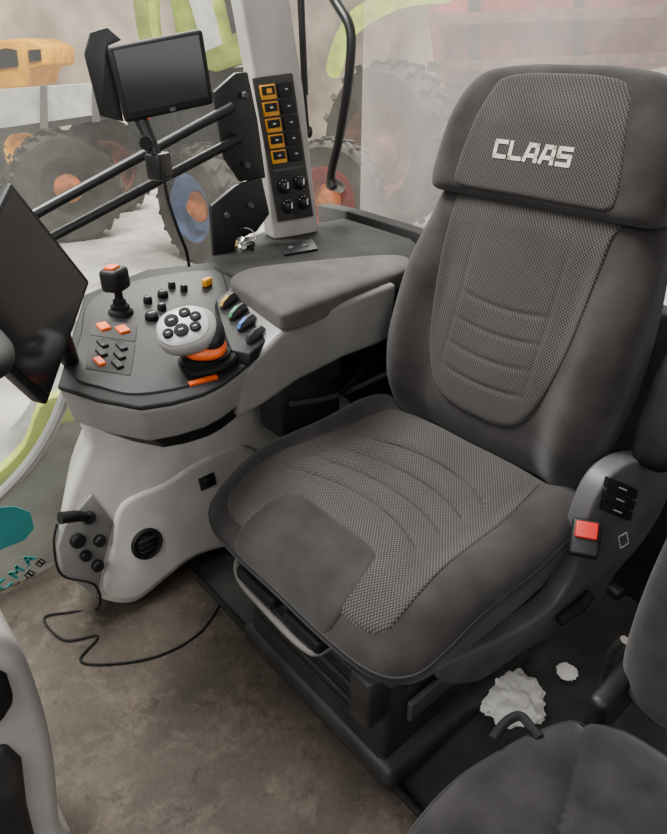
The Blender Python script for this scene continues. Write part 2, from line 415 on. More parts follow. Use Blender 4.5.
hbp = [(0, .075), (.055, .078), (.10, .10), (.132, .155), (.152, .25), (.161, .35), (.164, .45), (.156, .487), (0, .492)]
obj('centre_panel', BK.panel(mirror(hbp), (0, .27), .006, bgroove, 120), weave_v, back)['label'] = 'grey woven fabric with pale dots'
hh = [(0, .476), (.12, .476), (.195, .477), (.220, .480), (.230, .492), (.229, .53), (.217, .60), (.196, .66), (.160, .692), (.08, .703), (0, .704)]
HP = Pillow(mirror(hh), (0, .59), lambda x, y: .017-.016*ss(.6, .7, y)+.008*ss(.12, .2, abs(x)), .028, .80, MB)
head = obj('head_pad', HP.body(-.09, .03, .02), fabric, seat)
hhp = [(0, .490), (.13, .490), (.154, .494), (.162, .505), (.159, .54), (.147, .6), (.132, .652), (.116, .676), (.07, .686), (0, .688)]
obj('centre_panel', HP.panel(mirror(hhp), (0, .59), .0035, None, 60), weave_v, head)['label'] = 'grey woven fabric with pale dots'
def strokes(bm, S, M, H, x0, y0, sx, sy, sw, off, ext=.5, step=.012):
    for a, b in S:
        a = V((x0+a[0]*sx, y0+a[1]*sy, 0)); b = V((x0+b[0]*sx, y0+b[1]*sy, 0)); d = (b-a).normalized(); n = V((-d.y, d.x, 0))*sw/2
        a -= d*sw*ext; b += d*sw*ext
        m = max(1, int((b-a).length/step))
        for i in range(m):
            p0_, p1_ = a.lerp(b, i/m), a.lerp(b, (i+1)/m)
            low = []; up = []
            for p in (p0_-n, p1_-n, p1_+n, p0_+n):
                h = H(p.x, p.y)
                low.append(M @ V((p.x, p.y, h+off-.003))); up.append(M @ V((p.x, p.y, h+off)))
            a4 = [bm.verts.new(q) for q in up]; b4 = [bm.verts.new(q) for q in low]
            bm.faces.new(a4); bm.faces.new(b4[::-1])
            for q in range(4): bm.faces.new((a4[q], b4[q], b4[(q+1) % 4], a4[(q+1) % 4]))
G = {'C': [((.06, 0), (1, 0)), ((0, .08), (0, .92)), ((.06, 1), (1, 1))],
     'L': [((0, 1), (0, 0)), ((0, 0), (1, 0))],
     'A': [((-.05, 0), (.3, 1)), ((.3, 1), (1, 1)), ((1, 1), (1, 0)), ((.2, .3), (1, .3))],
     'S': [((0, 0), (.95, 0)), ((1, .06), (1, .46)), ((.95, .52), (.05, .52)), ((0, .58), (0, .94)), ((.05, 1), (1, 1))],
     'M': [((0, 0), (0, 1)), ((0, 1), (.5, .4)), ((.5, .4), (1, 1)), ((1, 1), (1, 0))],
     'a': [((0, 0), (.5, 1)), ((.5, 1), (1, 0)), ((.25, .38), (.75, .38))]}
bm = B()
for i, ch in enumerate('CLAAS'): strokes(bm, G[ch], MB, lambda x, y: HP.H(.5*x, .562), -.083+i*.0315, .5505, .0208, .0240, .0066, .0046, .5, 1)
obj('lettering', bm, letter_m, head, ang=60)['label'] = 'beige letters reading CLAAS'
obj('seat_pan', box(B(), (0, 0, .345), (.47, .44, .04)), suspm, seat, .012)
sus = obj('suspension_housing', prism(B(), [V((-.235, -.185, .04)), V((.195, -.185, .04)), V((.195, .25, .04)), V((-.235, .25, .04))], (0, 0, .29), .06), suspm, seat, .015)
obj('base_plate', box(B(), (-.02, .03, .025), (.49, .45, .065)), suspm, seat, .018)
bm = B(); box(bm, (-.02, -.184, .20), (.35, .014, .15)); obj('front_cover', bm, grey_d, sus, .006)
for k in range(3):
    bm = B(); box(bm, (-.02, -.192, .155+.045*k), (.32, .008, .012)); obj('rib', bm, suspm, sus, .003)
bm = B(); box(bm, (.200, .02, .16), (.012, .3, .05)); obj('slide_rail', bm, grey_m, sus, .004)
bm = B(); box(bm, (.194, .03, .245), (.012, .32, .07)); obj('side_panel', bm, suspm, sus, .005)
bm = B(); tube(bm, smooth([(-.19, -.17, .335), (-.19, -.225, .318), (-.15, -.25, .305), (-.05, -.255, .30), (.05, -.255, .30), (.085, -.24, .305), (.095, -.18, .325)], 6), .0072, 10)
obj('adjuster_bar', bm, grey_r, seat)['label'] = 'grey curved pull bar under the front edge'
for xx, ww in ((-.09, .12), (.05, .10)):
    obj('lever', box(B(), (xx, -.235, .332), (ww, .05, .03)), black, seat, .008)
bm = B(); box(bm, (.17, -.205, .25), (.05, .05, .12)); obj('bracket', bm, suspm, seat, .008)
pn = V((1, -.12, 0)).normalized(); p0 = V((.30, 0, .4))
def sp(u, v, h=0): return onP(u, v, p0, pn)+pn*h
so = smooth([sp(u, v) for u, v in ((438, 668), (475, 652), (520, 630), (556, 604), (575, 572), (584, 534), (596, 500), (614, 474), (642, 460), (672, 466), (668, 500), (645, 540), (618, 572), (595, 606), (560, 632), (520, 655), (480, 682), (445, 684))], 3, True)
side = obj('side_cover', prism(B(), so, -pn*.040), grey_m, seat, .007, 4, bang=50)
side['label'] = 'grey moulded side cover with switches'
def patch(bm, q, s0, s1, t0, t1, h, n):
    def b(s, t): return q[0].lerp(q[1], s).lerp(q[3].lerp(q[2], s), t)
    pts = [b(s0, t0), b(s1, t0), b(s1, t1), b(s0, t1)]
    prism(bm, [p+n*h for p in pts], -n*(h+.003)); return bm
sq = [sp(606, 475), sp(636, 488), sp(628, 521), sp(598, 509)]
for k in range(3):
    obj('rocker_switch', patch(B(), sq, .02, .98, k/3+.02, (k+1)/3-.03, .007, pn), black, side, .002)
    obj('icon', patch(B(), sq, .34, .60, k/3+.14, k/3+.175, .0075, pn), mark_w, side)
bm = B()
for a, b in [((618, 537), (626, 532)), ((626, 532), (628, 543)), ((628, 543), (620, 548)), ((620, 548), (618, 537))]: tube(bm, [sp(*a, .001), sp(*b, .001)], .001, 5)
obj('printed_symbol', bm, mark_w, side)
obj('lever', tube(B(), [sp(555, 618, .008), sp(572, 604, .012), sp(586, 592, .008)], [.010, .013, .011], 10), black, side)
obj('adjuster_knob', lathe(B(), [(0, .022), (.012, .022), (.015, .018), (.016, 0), (0, 0)], frame(sp(612, 588, .0), pn), 20), black, side)
bq = sp(579, 530, .014)
Rb = frame(bq, V((.30, -.60, .75)), V((.35, -.55, -.75))).to_3x3()
bk = obj('belt_buckle', box(B(), bq-Rb @ V((-.004, 0, .012)), (.062, .046, .024), Rb), black, seat, .006)
obj('release_button', box(B(), bq+Rb @ V((-.007, 0, .001)), (.028, .035, .009), Rb), red, bk, .003)['label'] = 'red release button'
bm = B(); ell(bm, frame((.345, .30, .70), (0, .25, 1)), .045, .035, .11, 20, 12, .6)
obj('arm_pad', bm, black, seat)

# ================================================================== SECOND SEAT
ps = thing('passenger_seat', 'small plain dark grey fold-down second seat at the lower right corner', 'seat', (.58, -.25, 0))
po = [(.39, -.27), (.398, -.21), (.42, -.12), (.455, -.045), (.53, -.005), (.70, -.005), (.775, -.06), (.80, -.25), (.785, -.4), (.7, -.475), (.5, -.475), (.415, -.43), (.393, -.34)]
PC = Pillow(po, (.58, -.25), lambda x, y: .372-.012*exp(-((x-.52+.35*(y+.2))/.008)**2), .05, .68)
pcu = obj('seat_cushion', PC.body(.27, .03, .05), fabric_p, ps)
obj('piping', tube(B(), PC.line([(.58+(x-.58)*.96, -.25+(y+.25)*.96) for x, y in po], .0, 6, True), .0025, 6, True), piping_m, pcu)
MP = Matrix(((1, 0, 0, .64), (0, .17, -.985, .03), (0, .985, .17, .34), (0, 0, 0, 1)))
hpb = [(0, .0), (.13, .0), (.175, .04), (.188, .12), (.19, .24), (.18, .34), (.14, .385), (0, .395)]
PB = Pillow(mirror(hpb), (0, .2), lambda x, y: .02, .04, .65, MP)
obj('backrest', PB.body(-.07, .03, .03), fabric_p, ps)
obj('pedestal', box(B(), (.60, -.22, .13), (.28, .32, .28)), suspm, ps, .02)
obj('hinge_cover', box(B(), (.47, .03, .34), (.03, .14, .10)), black, ps, .012)
obj('hinge_bar', tube(B(), smooth([onY(u, v, .09) for u, v in ((625, 640), (612, 655), (603, 685), (598, 712))], 5), .008, 8), chrome, ps)
obj('pull_strap', tube(B(), smooth([onZ(u, v, .36) for u, v in ((492, 740), (506, 722), (520, 716), (530, 726), (540, 738))], 5), .007, 8), rubber, ps)

# ================================================================== ARMREST CONSOLE
cn = V((.17, 0, 1)).normalized(); c0 = V((-.24, 0, .70))
def cp(u, v, h=0): return onP(u, v, c0, cn)+cn*h
con = thing('control_console', 'grey armrest control console with dark switch deck beside the driver seat', 'console', (-.4, -.1, 0))
co = [cp(u, v) for u, v in ((57, 386), (84, 294), (146, 269), (208, 262), (270, 262), (400, 262), (396, 292), (300, 328), (268, 347), (240, 371), (222, 384), (204, 393), (172, 402), (140, 407), (98, 399))]
top = obj('top_deck', prism(B(), co, -cn*.010), grey_d, con, .005, 4, ang=40)
cc = sum(co, V((0, 0, 0)))/len(co)
obj('side_shell', prism(B(), [p+(cc-p)*.004-cn*.010 for p in co], -cn*.078, .05), grey_s, con, .008, 4, ang=40)['label'] = 'grey lower shell'
obj('under_shade', prism(B(), [p+(cc-p)*.10-cn*.086 for p in co], -cn*.05, .12), black, con, .006, 3, ang=25)['label'] = 'black block added as shade under the shell'  # black block stands in for the shade below the console shell
rsh = [onX(u, v, -.250) for u, v in ((241, 376), (262, 352), (280, 334), (302, 317), (398, 283), (392, 340), (345, 358), (298, 382), (264, 406), (238, 420))]
obj('rear_shell', prism(B(), rsh, (-.16, 0, 0)), grey_r, con, .012, 4)['label'] = 'grey shell carrying the arm pad'
inn = smooth([cp(u, v) for u, v in ((72, 376), (80, 335), (92, 299), (150, 278), (212, 271), (226, 282), (232, 330), (224, 362), (200, 384), (140, 396), (100, 389))], 4, True)
obj('switch_panel', prism(B(), [p-cn*.002 for p in inn], cn*.006, .015), black, con, .002, bang=50)
obj('support_bracket', box(B(), (-.49, .17, .50), (.10, .2, .29)), suspm, con, .015)
pz = .790
apx = [onZ(u, v, pz) for u, v in ((230, 277), (238, 269), (262, 264), (330, 257), (398, 252), (411, 258), (403, 268), (350, 287), (304, 304), (284, 309), (274, 305), (250, 290))]
ac = sum(apx, V((0, 0, 0)))/len(apx)
AP = Pillow([(p.x, p.y) for p in apx], (ac.x, ac.y), lambda x, y: pz+.003, .018, .72)
obj('arm_pad', AP.body(pz-.048, .010, .02), fabric_lt, con)['label'] = 'grey upholstered arm pad'
AT = Pillow([(ac.x+(p.x-ac.x)*.86, ac.y+(p.y-ac.y)*.86) for p in apx], (ac.x, ac.y), lambda x, y: pz-.049, .002, .9)
obj('arm_pad_tray', AT.body(pz-.075, .006, .0), grey_d, con)
b0 = cp(121, 314)
js = obj('joystick', lathe(B(), [(0, 0), (.026, 0), (.024, .008), (.018, .012), (.019, .018), (.013, .022), (.013, .028), (.008, .034), (.008, .06), (0, .06)], frame(b0, (0, .05, 1)), 20), rubber, con)
Rj = Matrix.Rotation(radians(35), 3, 'Z')
obj('grip', box(B(), b0+V((0, 0, .072)), (.042, .05, .046), Rj), black, js, .010)
obj('thumb_button', box(B(), b0+V((.004, -.004, .096)), (.022, .026, .008), Rj), orange, js, .003)
m0 = cp(206, 362)
lv = obj('drive_lever', lathe(B(), [(0, 0), (.058, 0), (.056, .006), (.046, .008), (.049, .015), (.040, .018), (.043, .025), (.032, .029), (.034, .036), (.020, .042), (.016, .05), (0, .05)], frame(m0, (-.1, -.1, 1)), 24), rubber, con)
lv['label'] = 'drive lever with pale button face and orange collar'
hg = at(188, 331, 1.12)
MH = frame(hg, V((.42, -.36, .80)), RT*.8+Z*.45)
R3 = MH.to_3x3()
obj('palm_grip', ell(B(), MH, .055, .046, .022, 28, 14, .85), grey_s, lv)
obj('side_grip', ell(B(), frame(hg+R3 @ V((.035, -.006, -.008)), V((.42, -.36, .80)), RT*.8+Z*.45), .027, .040, .021, 24, 12, .9), black, lv)
fc = hg+R3 @ V((-.005, .002, .014))
MFc = frame(fc, R3 @ V((-.03, -.03, 1)), RT*.8+Z*.45)
obj('button_face', ell(B(), MFc, .046, .039, .010, 28, 12, .85), white_p, lv)['label'] = 'silver button face'
obj('collar', ell(B(), frame(hg+R3 @ V((.020, -.028, -.021)), V((.3, -.3, .9)), RT), .039, .028, .013, 24, 10, .85), orange, lv)['label'] = 'orange collar'
obj('stalk', tube(B(), [m0+V((0, 0, .03)), hg-Z*.012], .022, 12), rubber, lv)
nf = MFc.to_3x3() @ V((0, 0, 1))
for (x, y, r) in ((-.016, .012, .013), (.009, .020, .0105), (.025, .007, .010), (-.027, -.011, .0095), (-.004, -.012, .013), (.020, -.013, .010)):
    q = MFc @ V((x, y, .0076))
    obj('button', lathe(B(), [(0, .005), (r*.75, .005), (r, .003), (r*1.05, -.006), (0, -.006)], frame(q, nf), 16), rubber, lv)
    obj('icon', box(B(), q+nf*.0052, (r*.6, r*.16, .0006), MFc.to_3x3()), mark_w, lv)
lh = [cp(u, v) for u, v in ((214, 308), (243, 284), (262, 296), (290, 328), (272, 348), (250, 366), (230, 362), (220, 336))]
hs = obj('lever_housing', prism(B(), lh, cn*.022, .06), black, con, .004)
for i, (px, py, mm) in enumerate(((230, 312, dyellow), (239, 323, green), (248, 334, blue), (257, 346, black))):
    q = cp(px, py, .010)
    d = (cp(px+12, py-9)-cp(px-12, py+9)).normalized(); n2 = cn.cross(d)
    pts = [q+d*a+cn*b for a, b in ((-.034, .0), (-.036, .020), (-.030, .027), (-.008, .032), (.012, .031), (.026, .018), (.030, .0))]
    f = obj('finger_lever', prism(B(), [p-n2*.0028 for p in pts], n2*.0056), grey_m, con, .001)
    pts = [q+d*a+cn*b for a, b in ((-.0365, .0195), (-.0305, .0280), (-.010, .0328), (-.010, .0305), (-.0295, .0255), (-.0350, .0190))]
    obj('colour_tip', prism(B(), [p-n2*.0033 for p in pts], n2*.0066), mm if mm is not black else grey_d, f)
def rock(u, v, w, d, m, h=.008):
    q = cp(u, v, h/2+.003); M3 = frame(q, cn, V((0, 1, 0))).to_3x3()
    return obj('rocker_switch', box(B(), q, (d, w, h), M3), m, con, .002)
for quad in (((92, 320), (138, 327), (136, 344), (90, 337)), ((90, 340), (136, 347), (131, 378), (86, 371))):
    obj('switch_frame', patch(B(), [cp(*p) for p in quad], 0, 1, 0, 1, .0055, cn), floor_dark, con, .002)
for u, v in ((104, 330), (123, 333)): rock(u, v, .026, .020, orange, .008)
for u, v, m in ((103, 347, black), (122, 350, black), (102, 356, black), (120, 359, black), (100, 365, orange), (118, 368, black)): rock(u, v, .026, .0135, m, .008)
for u, v, r in ((152, 320, .013), (162, 311, .009), (163, 298, .011), (172, 289, .008), (184, 292, .008), (148, 304, .009)):
    dl = obj('dial', lathe(B(), [(0, .014), (r*.7, .014), (r, .010), (r*1.05, 0), (0, 0)], frame(cp(u, v, .003), cn), 18), rubber, con)
    obj('pointer', box(B(), cp(u, v, .0172), (.002, r, .001)), mark_w, dl)
patchq = [cp(188, 384), cp(216, 376), cp(218, 379), cp(190, 387)]
obj('printed_strip', patch(B(), patchq, 0, 1, 0, 1, .0045, cn), orange, con)
obj('clip', box(B(), cp(207, 287, .012), (.014, .026, .018), Matrix.Rotation(.4, 3, 'Z')), yellow, con, .004)

# ================================================================== TERMINAL
Bc, Cc, Ac = V((-.43, -.335, .85)), V((-.273, -.49, .74)), V((-.399, -.431, 1.029))
Bc = Bc+UPV*.006+RT*.006; Cc = Cc-UPV*.01+RT*.006; Ac = Ac+UPV*.012
Dc = Ac+Cc-Bc; tn = (Ac-Bc).cross(Cc-Bc).normalized()
if tn.dot(CAM-Bc) < 0: tn = -tn
term = thing('terminal_screen', 'large tilted black display terminal at the front end of the armrest console', 'screen', tuple((Bc+Cc)/2-tn*.02-Z*.03))
tq = [Ac, Bc, Cc, Dc]
obj('housing', prism(B(), tq, -tn*.03, .06), black, term, .007)
obj('display', patch(B(), tq, .05, .95, .05, .95, .0015, tn), screenm, term)
obj('arm', tube(B(), [(Bc+Cc)/2-tn*.02+V((0, 0, .03)), cp(70, 362)-V((.0, 0, -.005))], .016, 12), black, term)

# ================================================================== CAMERA MONITOR and its frame
mp = at(160, 76, 1.2); mn = (CAM-mp).normalized()+V((.15, .1, 0)); mn.normalize()
mon = thing('camera_monitor', 'small black monitor with side hood clamped above the console rails', 'monitor', tuple(at(155, 170, 1.24)))
mq = [onP(u, v, mp, mn) for u, v in ((106, 46), (203, 28), (215, 104), (125, 124))]
obj('housing', prism(B(), mq, -mn*.03, .03), black, mon, .008)
obj('display', patch(B(), mq, .06, .94, .07, .88, .0015, mn), screenm, mon)
obj('button', patch(B(), mq, .50, .56, .92, .97, .002, mn), grey_m, mon)
hq = [onP(u, v, mp-mn*.03, mn) for u, v in ((84, 54), (90, 32), (107, 27), (122, 40), (108, 46), (124, 122), (100, 116))]
obj('sun_hood', prism(B(), hq, -mn*.012), black_s, mon, .002)
obj('mount_arm', tube(B(), [onP(140, 118, mp-mn*.02, mn), at(150, 140, 1.25), at(158, 165, 1.27)], [.014, .012, .016], 12), black_s, mon)
obj('clamp', box(B(), at(159, 166, 1.275), (.035, .045, .05), Matrix.Rotation(.5, 3, 'Z')), black_s, mon, .006)
bm = B(); lathe(bm, [(0, .02), (.012, .02), (.014, 0), (0, 0)], frame(at(146, 143, 1.235), CAM-at(146, 143, 1.235)), 14); obj('tightening_knob', bm, rubber, mon)
obj('indicator_light', ell(B(), Matrix.Translation(onP(149, 119, mp+mn*.001, mn)), .0025, .0025, .0025, 8, 6), red, mon)
tag(obj('monitor_cable', tube(B(), smooth([at(163, 172, 1.25), at(168, 200, 1.27), at(178, 230, 1.30), at(186, 250, 1.34), at(189, 266, 1.38)], 6), .0035, 6), rubber), 'thin black cable hanging from the small monitor to the console edge', 'cable')
fram = thing('mounting_frame', 'black two-bar frame with bolted bracket plates fixed to the pillar', 'bracket', tuple(onX(240, 235, -.72)))
for a, b in (((-40, 255), (232, 107)), ((-20, 275), (240, 138))):
    obj('bar', tube(B(), [onX(*a, -.70), onX(*b, -.70)], .011, 12), black_s, fram)
p1 = [onX(u, v, -.715) for u, v in ((214, 92), (236, 73), (248, 72), (258, 120), (266, 178), (240, 182), (224, 158))]
obj('plate', prism(B(), p1, (-.012, 0, 0)), black_s, fram, .003)
p2 = [onX(u, v, -.708) for u, v in ((211, 206), (236, 186), (262, 177), (270, 214), (257, 232), (238, 238), (238, 262), (214, 262))]
obj('plate', prism(B(), p2, (-.014, 0, 0)), black_s, fram, .003)
for u, v in ((244, 95), (246, 165), (250, 205), (226, 215)):
    obj('bolt', lathe(B(), [(0, .01), (.007, .01), (.008, .0), (0, 0)], frame(onX(u, v, -.708), (1, 0, 0)), 6), grey_m, fram)

# ================================================================== PILLAR SWITCH PANEL, IGNITION, HANDLE, STRUT
sn = V((1, 0, 0)); swq = [onX(u, v, -.726) for u, v in ((252, 78), (292, 73), (313, 216), (278, 222))]
sw = thing('switch_panel', 'dark pillar panel of yellow-marked rocker switches and four knobs', 'switch panel', tuple(onX(295, 216, -.728)))
obj('panel', patch(B(), swq, 0, 1, 0, 1, .004, sn), suspm, sw, .003)
for r in range(5):
    t0 = .05+r*.107
    a = obj('rocker_switch', patch(B(), swq, .10, .47, t0, t0+.092, .010, sn), yellow, sw, .002)
    rr_ = obj('rocker', patch(B(), swq, .12, .43, t0+.008, t0+.062, .0125, sn), grey_d, a, .001)
    if r == 0:
        obj('warning_mark', patch(B(), swq, .22, .35, t0+.022, t0+.052, .0132, sn), yellow, a)
    else:
        obj('icon', patch(B(), swq, .24, .31, t0+.030, t0+.040, .0132, sn), mark_w, a)
    a2 = obj('rocker_switch', patch(B(), swq, .54, .92, t0, t0+.092, .010, sn), black, sw, .002)
    obj('icon', patch(B(), swq, .70, .77, t0+.036, t0+.044, .0105, sn), mark_w, a2)
obj('divider', patch(B(), swq, .08, .92, .61, .625, .007, sn), grey_m, sw)
for s, t in ((.28, .74), (.72, .73), (.30, .89), (.74, .88)):
    q = swq[0].lerp(swq[1], s).lerp(swq[3].lerp(swq[2], s), t)
    k = obj('knob', lathe(B(), [(0, .02), (.011, .02), (.0135, .016), (.014, .004), (.019, .003), (.019, 0), (0, 0)], frame(q+sn*.004, sn), 18), black, sw)
    obj('pointer', box(B(), q+sn*.0245+V((0, 0, .005)), (.002, .004, .014)), mark_w, k)
    bm = B()
    for a in (-.9, -.3, .3, .9): box(bm, q+sn*.0076+V((0, sin(a)*.0165, cos(a)*.0165)), (.001, .0025, .0025))
    obj('scale_marks', bm, mark_w, k)
ig = thing('ignition_lock', 'metal ignition lock with key bunch at the foot of the pillar', 'ignition lock', tuple(onZ(247, 246, .765)))
q = onZ(247, 246, .765)
obj('barrel', lathe(B(), [(0, .03), (.006, .03), (.014, .026), (.017, .006), (.022, .004), (.022, 0), (0, 0)], frame(q, V((.4, -.3, .8))), 20), chrome, ig)
obj('key', box(B(), q+V((.018, -.014, .046)), (.007, .024, .030), Matrix.Rotation(.4, 3, 'Z')), rubber, ig, .003)
rc = q+V((.030, -.024, .034))
obj('key_ring', tube(B(), [rc+RT*.026*cos(a)+(Z*.8+FW*.3)*.024*sin(a) for a in [2*pi*i/24 for i in range(24)]], .0018, 6, True), chrome, ig)
for k, (dx, dz, mm) in enumerate(((-.024, -.026, brass), (-.004, -.034, chrome), (.018, -.030, rubber))):
    c = rc+RT*dx+Z*dz-FW*.006
    bm = B(); lathe(bm, [(0, .0015), (.008, .0015), (.008, -.0015), (0, -.0015)], frame(c+Z*.012, -FW+Z*.2), 14); box(bm, c-Z*.010, (.005, .005, .030)); obj('spare_key', bm, mm, ig)
sk = thing('socket_plate', 'small black socket plate set in the dark shelf behind the arm pad', 'socket', tuple(onZ(298, 246, .767)))
obj('plate', prism(B(), [onZ(u, v, .767) for u, v in ((280, 246), (312, 240), (318, 250), (284, 256))], (0, 0, .004)), black, sk, .001)
for u, v in ((291, 248), (305, 246)): obj('socket', lathe(B(), [(0, .004), (.007, .004), (.008, .002), (.008, 0), (0, 0)], frame(onZ(u, v, .771), Z), 12), grey_m, sk)
gh = smooth([onY(u, v, .52) for u, v in ((318, -30), (336, 2), (349, 25), (351, 50), (347, 92), (339, 140), (331, 176), (334, 188))], 6)
gb = thing('grab_handle', 'curved black grab handle in front of the dusty rear glass', 'handle', tuple(gh[-1]))
obj('bar', tube(B(), gh, .0125, 12), black_s, gb)
obj('foot', tube(B(), [onY(332, 184, .52), onY(340, 187, .60)], [.018, .016], 14), black_s, gb)
gs = thing('gas_strut', 'thin black gas strut hanging between the pillar and the grab handle', 'strut', tuple(onX(309, 137, -.775)))
obj('cylinder', tube(B(), [onX(299, -40, -.775), onX(305, 95, -.775)], .009, 10), black_s, gs)
obj('rod', tube(B(), [onX(305, 95, -.775), onX(308, 130, -.775)], .0045, 8), black_s, gs)
obj('end_fitting', ell(B(), Matrix.Translation(onX(309, 132, -.775)), .01, .01, .016, 12, 8), black_s, gs)

# ================================================================== WHEEL-HOUSE VENT AND CONTROLS
av = thing('air_vent', 'round black air vent in the light grey cover under the console', 'vent', tuple(wp(146, 543, .010)))
c = wp(146, 543, .006)
obj('ring', lathe(B(), [(.040, 0), (.040, .008), (.035, .012), (.029, .010), (.027, .0)], frame(c, wn), 28), black, av)
obj('ball', ell(B(), frame(c, wn), .029, .029, .014, 24, 10), rubber, av)
Rw = frame(c, wn).to_3x3()
for k in (-1, 0, 1): obj('slat', box(B(), c+Rw @ V((k*.013, 0, .012)), (.003, .042, .008), Rw), grey_d, av)
cpn = thing('outlet_plate', 'grey plate of coupling plugs on the front end of the light grey cover', 'control plate', tuple(wp(88, 590, .01)))
pq = [wp(u, v, .008) for u, v in ((92, 494), (114, 522), (104, 562), (97, 600), (84, 588), (62, 572), (58, 548), (64, 526))]
obj('plate', prism(B(), pq, -wn*.02), grey_r, cpn, .004)
for u, v, r in ((88, 517, .015), (77, 540, .017), (99, 540, .014), (85, 555, .013), (97, 565, .014)):
    obj('knob', lathe(B(), [(0, .016), (r*.7, .016), (r, .011), (r, 0), (0, 0)], frame(wp(u, v, .009), wn), 16), black, cpn)
obj('plug', tube(B(), [wp(88, 517, .015), wp(76, 516, .035), wp(60, 518, .04)], [.010, .013, .014], 12), rubber, cpn)
tag(obj('loose_cable', tube(B(), smooth([wp(57, 524, .05), wp(54, 545, .05), wp(62, 575, .04), wp(95, 585, .04), onZ(98, 608, .01), onZ(70, 612, .008), onZ(44, 618, .008), onZ(64, 640, .008), onZ(98, 636, .008), onZ(80, 660, .008), onZ(110, 664, .008), onZ(160, 655, .008), onZ(200, 632, .008), onZ(222, 600, .008)], 6), .0028, 6), rubber), 'thin black loose cable looping over the floor mat below the vent', 'cable')
tw = thing('toggle_switch', 'small black toggle switch on the light grey cover beside the seat cushion', 'switch', tuple(wp(208, 482, .010)))
obj('plate', patch(B(), [wp(u, v, .010) for u, v in ((198, 479), (213, 472), (216, 484), (201, 491))], 0, 1, 0, 1, .003, wn), grey_d, tw, .001)
obj('toggle', box(B(), wp(207, 481, .02), (.012, .018, .010)), black, tw, .003)
for k, (a, b, c_) in enumerate((((295, 396), (330, 382), (384, 356)), ((290, 404), (335, 396), (386, 374)), ((340, 394), (358, 374), (374, 344)))):
    tag(obj('hose', tube(B(), smooth([onX(*a, -.46+.04*k), onX(*b, -.44+.04*k), onX(*c_, -.42+.04*k)], 8), .008, 8), (rubber, grey_m, rubber)[k]),
        ('black hose, uppermost of three in the dark gap under the arm pad', 'grey hose lying lowest in the gap under the arm pad', 'black hose rising steeply in front of the others beside the backrest')[k], 'hose')

# ================================================================== STEERING COLUMN AND WHEEL (left edge)
stc = thing('steering_column', 'light grey steering column cover with black inner panel at the lower left corner', 'steering column', (-.12, -.85, 0))
X0 = -.06
def cy(y, z): return V((X0, y, z))
prof = smooth([cy(y, z) for y, z in ((-.95, .004), (-.690, .004), (-.680, .09), (-.662, .2), (-.650, .30), (-.646, .39), (-.648, .48), (-.664, .53), (-.70, .560), (-.77, .572), (-.95, .58))], 4)
obj('shell', prism(B(), prof, (-.17, 0, 0)), grey_l, stc, .02, 4, bang=50)
pr2 = [cy(y, z) for y, z in ((-.95, .01), (-.728, .01), (-.712, .2), (-.696, .30), (-.708, .350), (-.95, .355))]
obj('inner_panel', prism(B(), [p+V((.010, 0, 0)) for p in pr2], (-.03, 0, 0)), suspm, stc, .012, 4)
pr3 = [cy(y, z) for y, z in ((-.95, .395), (-.70, .395), (-.678, .42), (-.676, .470), (-.698, .512), (-.95, .525))]
obj('upper_pad', prism(B(), [p+V((.012, 0, 0)) for p in pr3], (-.03, 0, 0)), rubber, stc, .012, 4)
swt = thing('steering_wheel', 'black steering wheel whose rim just shows at the left edge', 'steering wheel', (-.1, -.78, .88))
Mw = frame(V((-.07, -.752, 1.02))-RT*.002, (0, .45, .89))
obj('rim', tube(B(), [Mw @ V((.2*cos(a), .2*sin(a), 0)) for a in [2*pi*i/64 for i in range(64)]], .014, 12, True), rubber, swt)
obj('hub', lathe(B(), [(0, .0), (.05, -.005), (.055, -.03), (.04, -.06), (0, -.06)], Mw, 24), black, swt)
for k in range(3):
    a = pi/2+2*pi*k/3
    obj('spoke', tube(B(), [Mw @ V((.04*cos(a), .04*sin(a), -.03)), Mw @ V((.12*cos(a), .12*sin(a), -.02)), Mw @ V((.195*cos(a), .195*sin(a), 0))], [.016, .012, .01], 10), black, swt)
obj('shaft', tube(B(), [Mw @ V((0, 0, -.05)), V((-.14, -.86, .55))], .035, 16), black, swt)

# sticker on the glass
st = thing('window_sticker', 'small teal sticker with lettering and dark symbols on the lower right glass', 'sticker', tuple(onX(20, 605, -.79)))
sb = [onX(u, v, -.7965) for u, v in ((-40, 516), (-10, 508), (14, 506), (30, 512), (34, 528), (24, 540), (-40, 566))]
obj('backing', prism(B(), sb, (.0015, 0, 0)), tealp, st)
SX = lambda x, y: 0
g0 = onX(5, 590, -.794); ex = (onX(42, 552, -.794)-g0)
MS = frame(g0, (1, 0, 0), ex)
w = ex.length
bm = B()
for i, ch in enumerate('CMa'): strokes(bm, G[ch], MS, SX, i*w/3.1, 0, w/3*.55, w/3*.66, .0066, .0015, .2, 1)
obj('lettering', bm, mark_g, st)['label'] = 'teal letters reading CMA'
for i in range(3):
    bm = B(); x = .016+i*w/3.3; y = -.030
    strokes(bm, [((0, 0), (1, 0)), ((1, 0), (1, 1)), ((1, 1), (0, 1)), ((0, 1), (0, 0))], MS, SX, x, y, .017, .017, .0025, .0015, .5, 1)
    strokes(bm, [((.5, .2), (.5, .8))], MS, SX, x, y, .017, .017, .004, .0015, .2, 1)
    obj('symbol', bm, rubber, st)

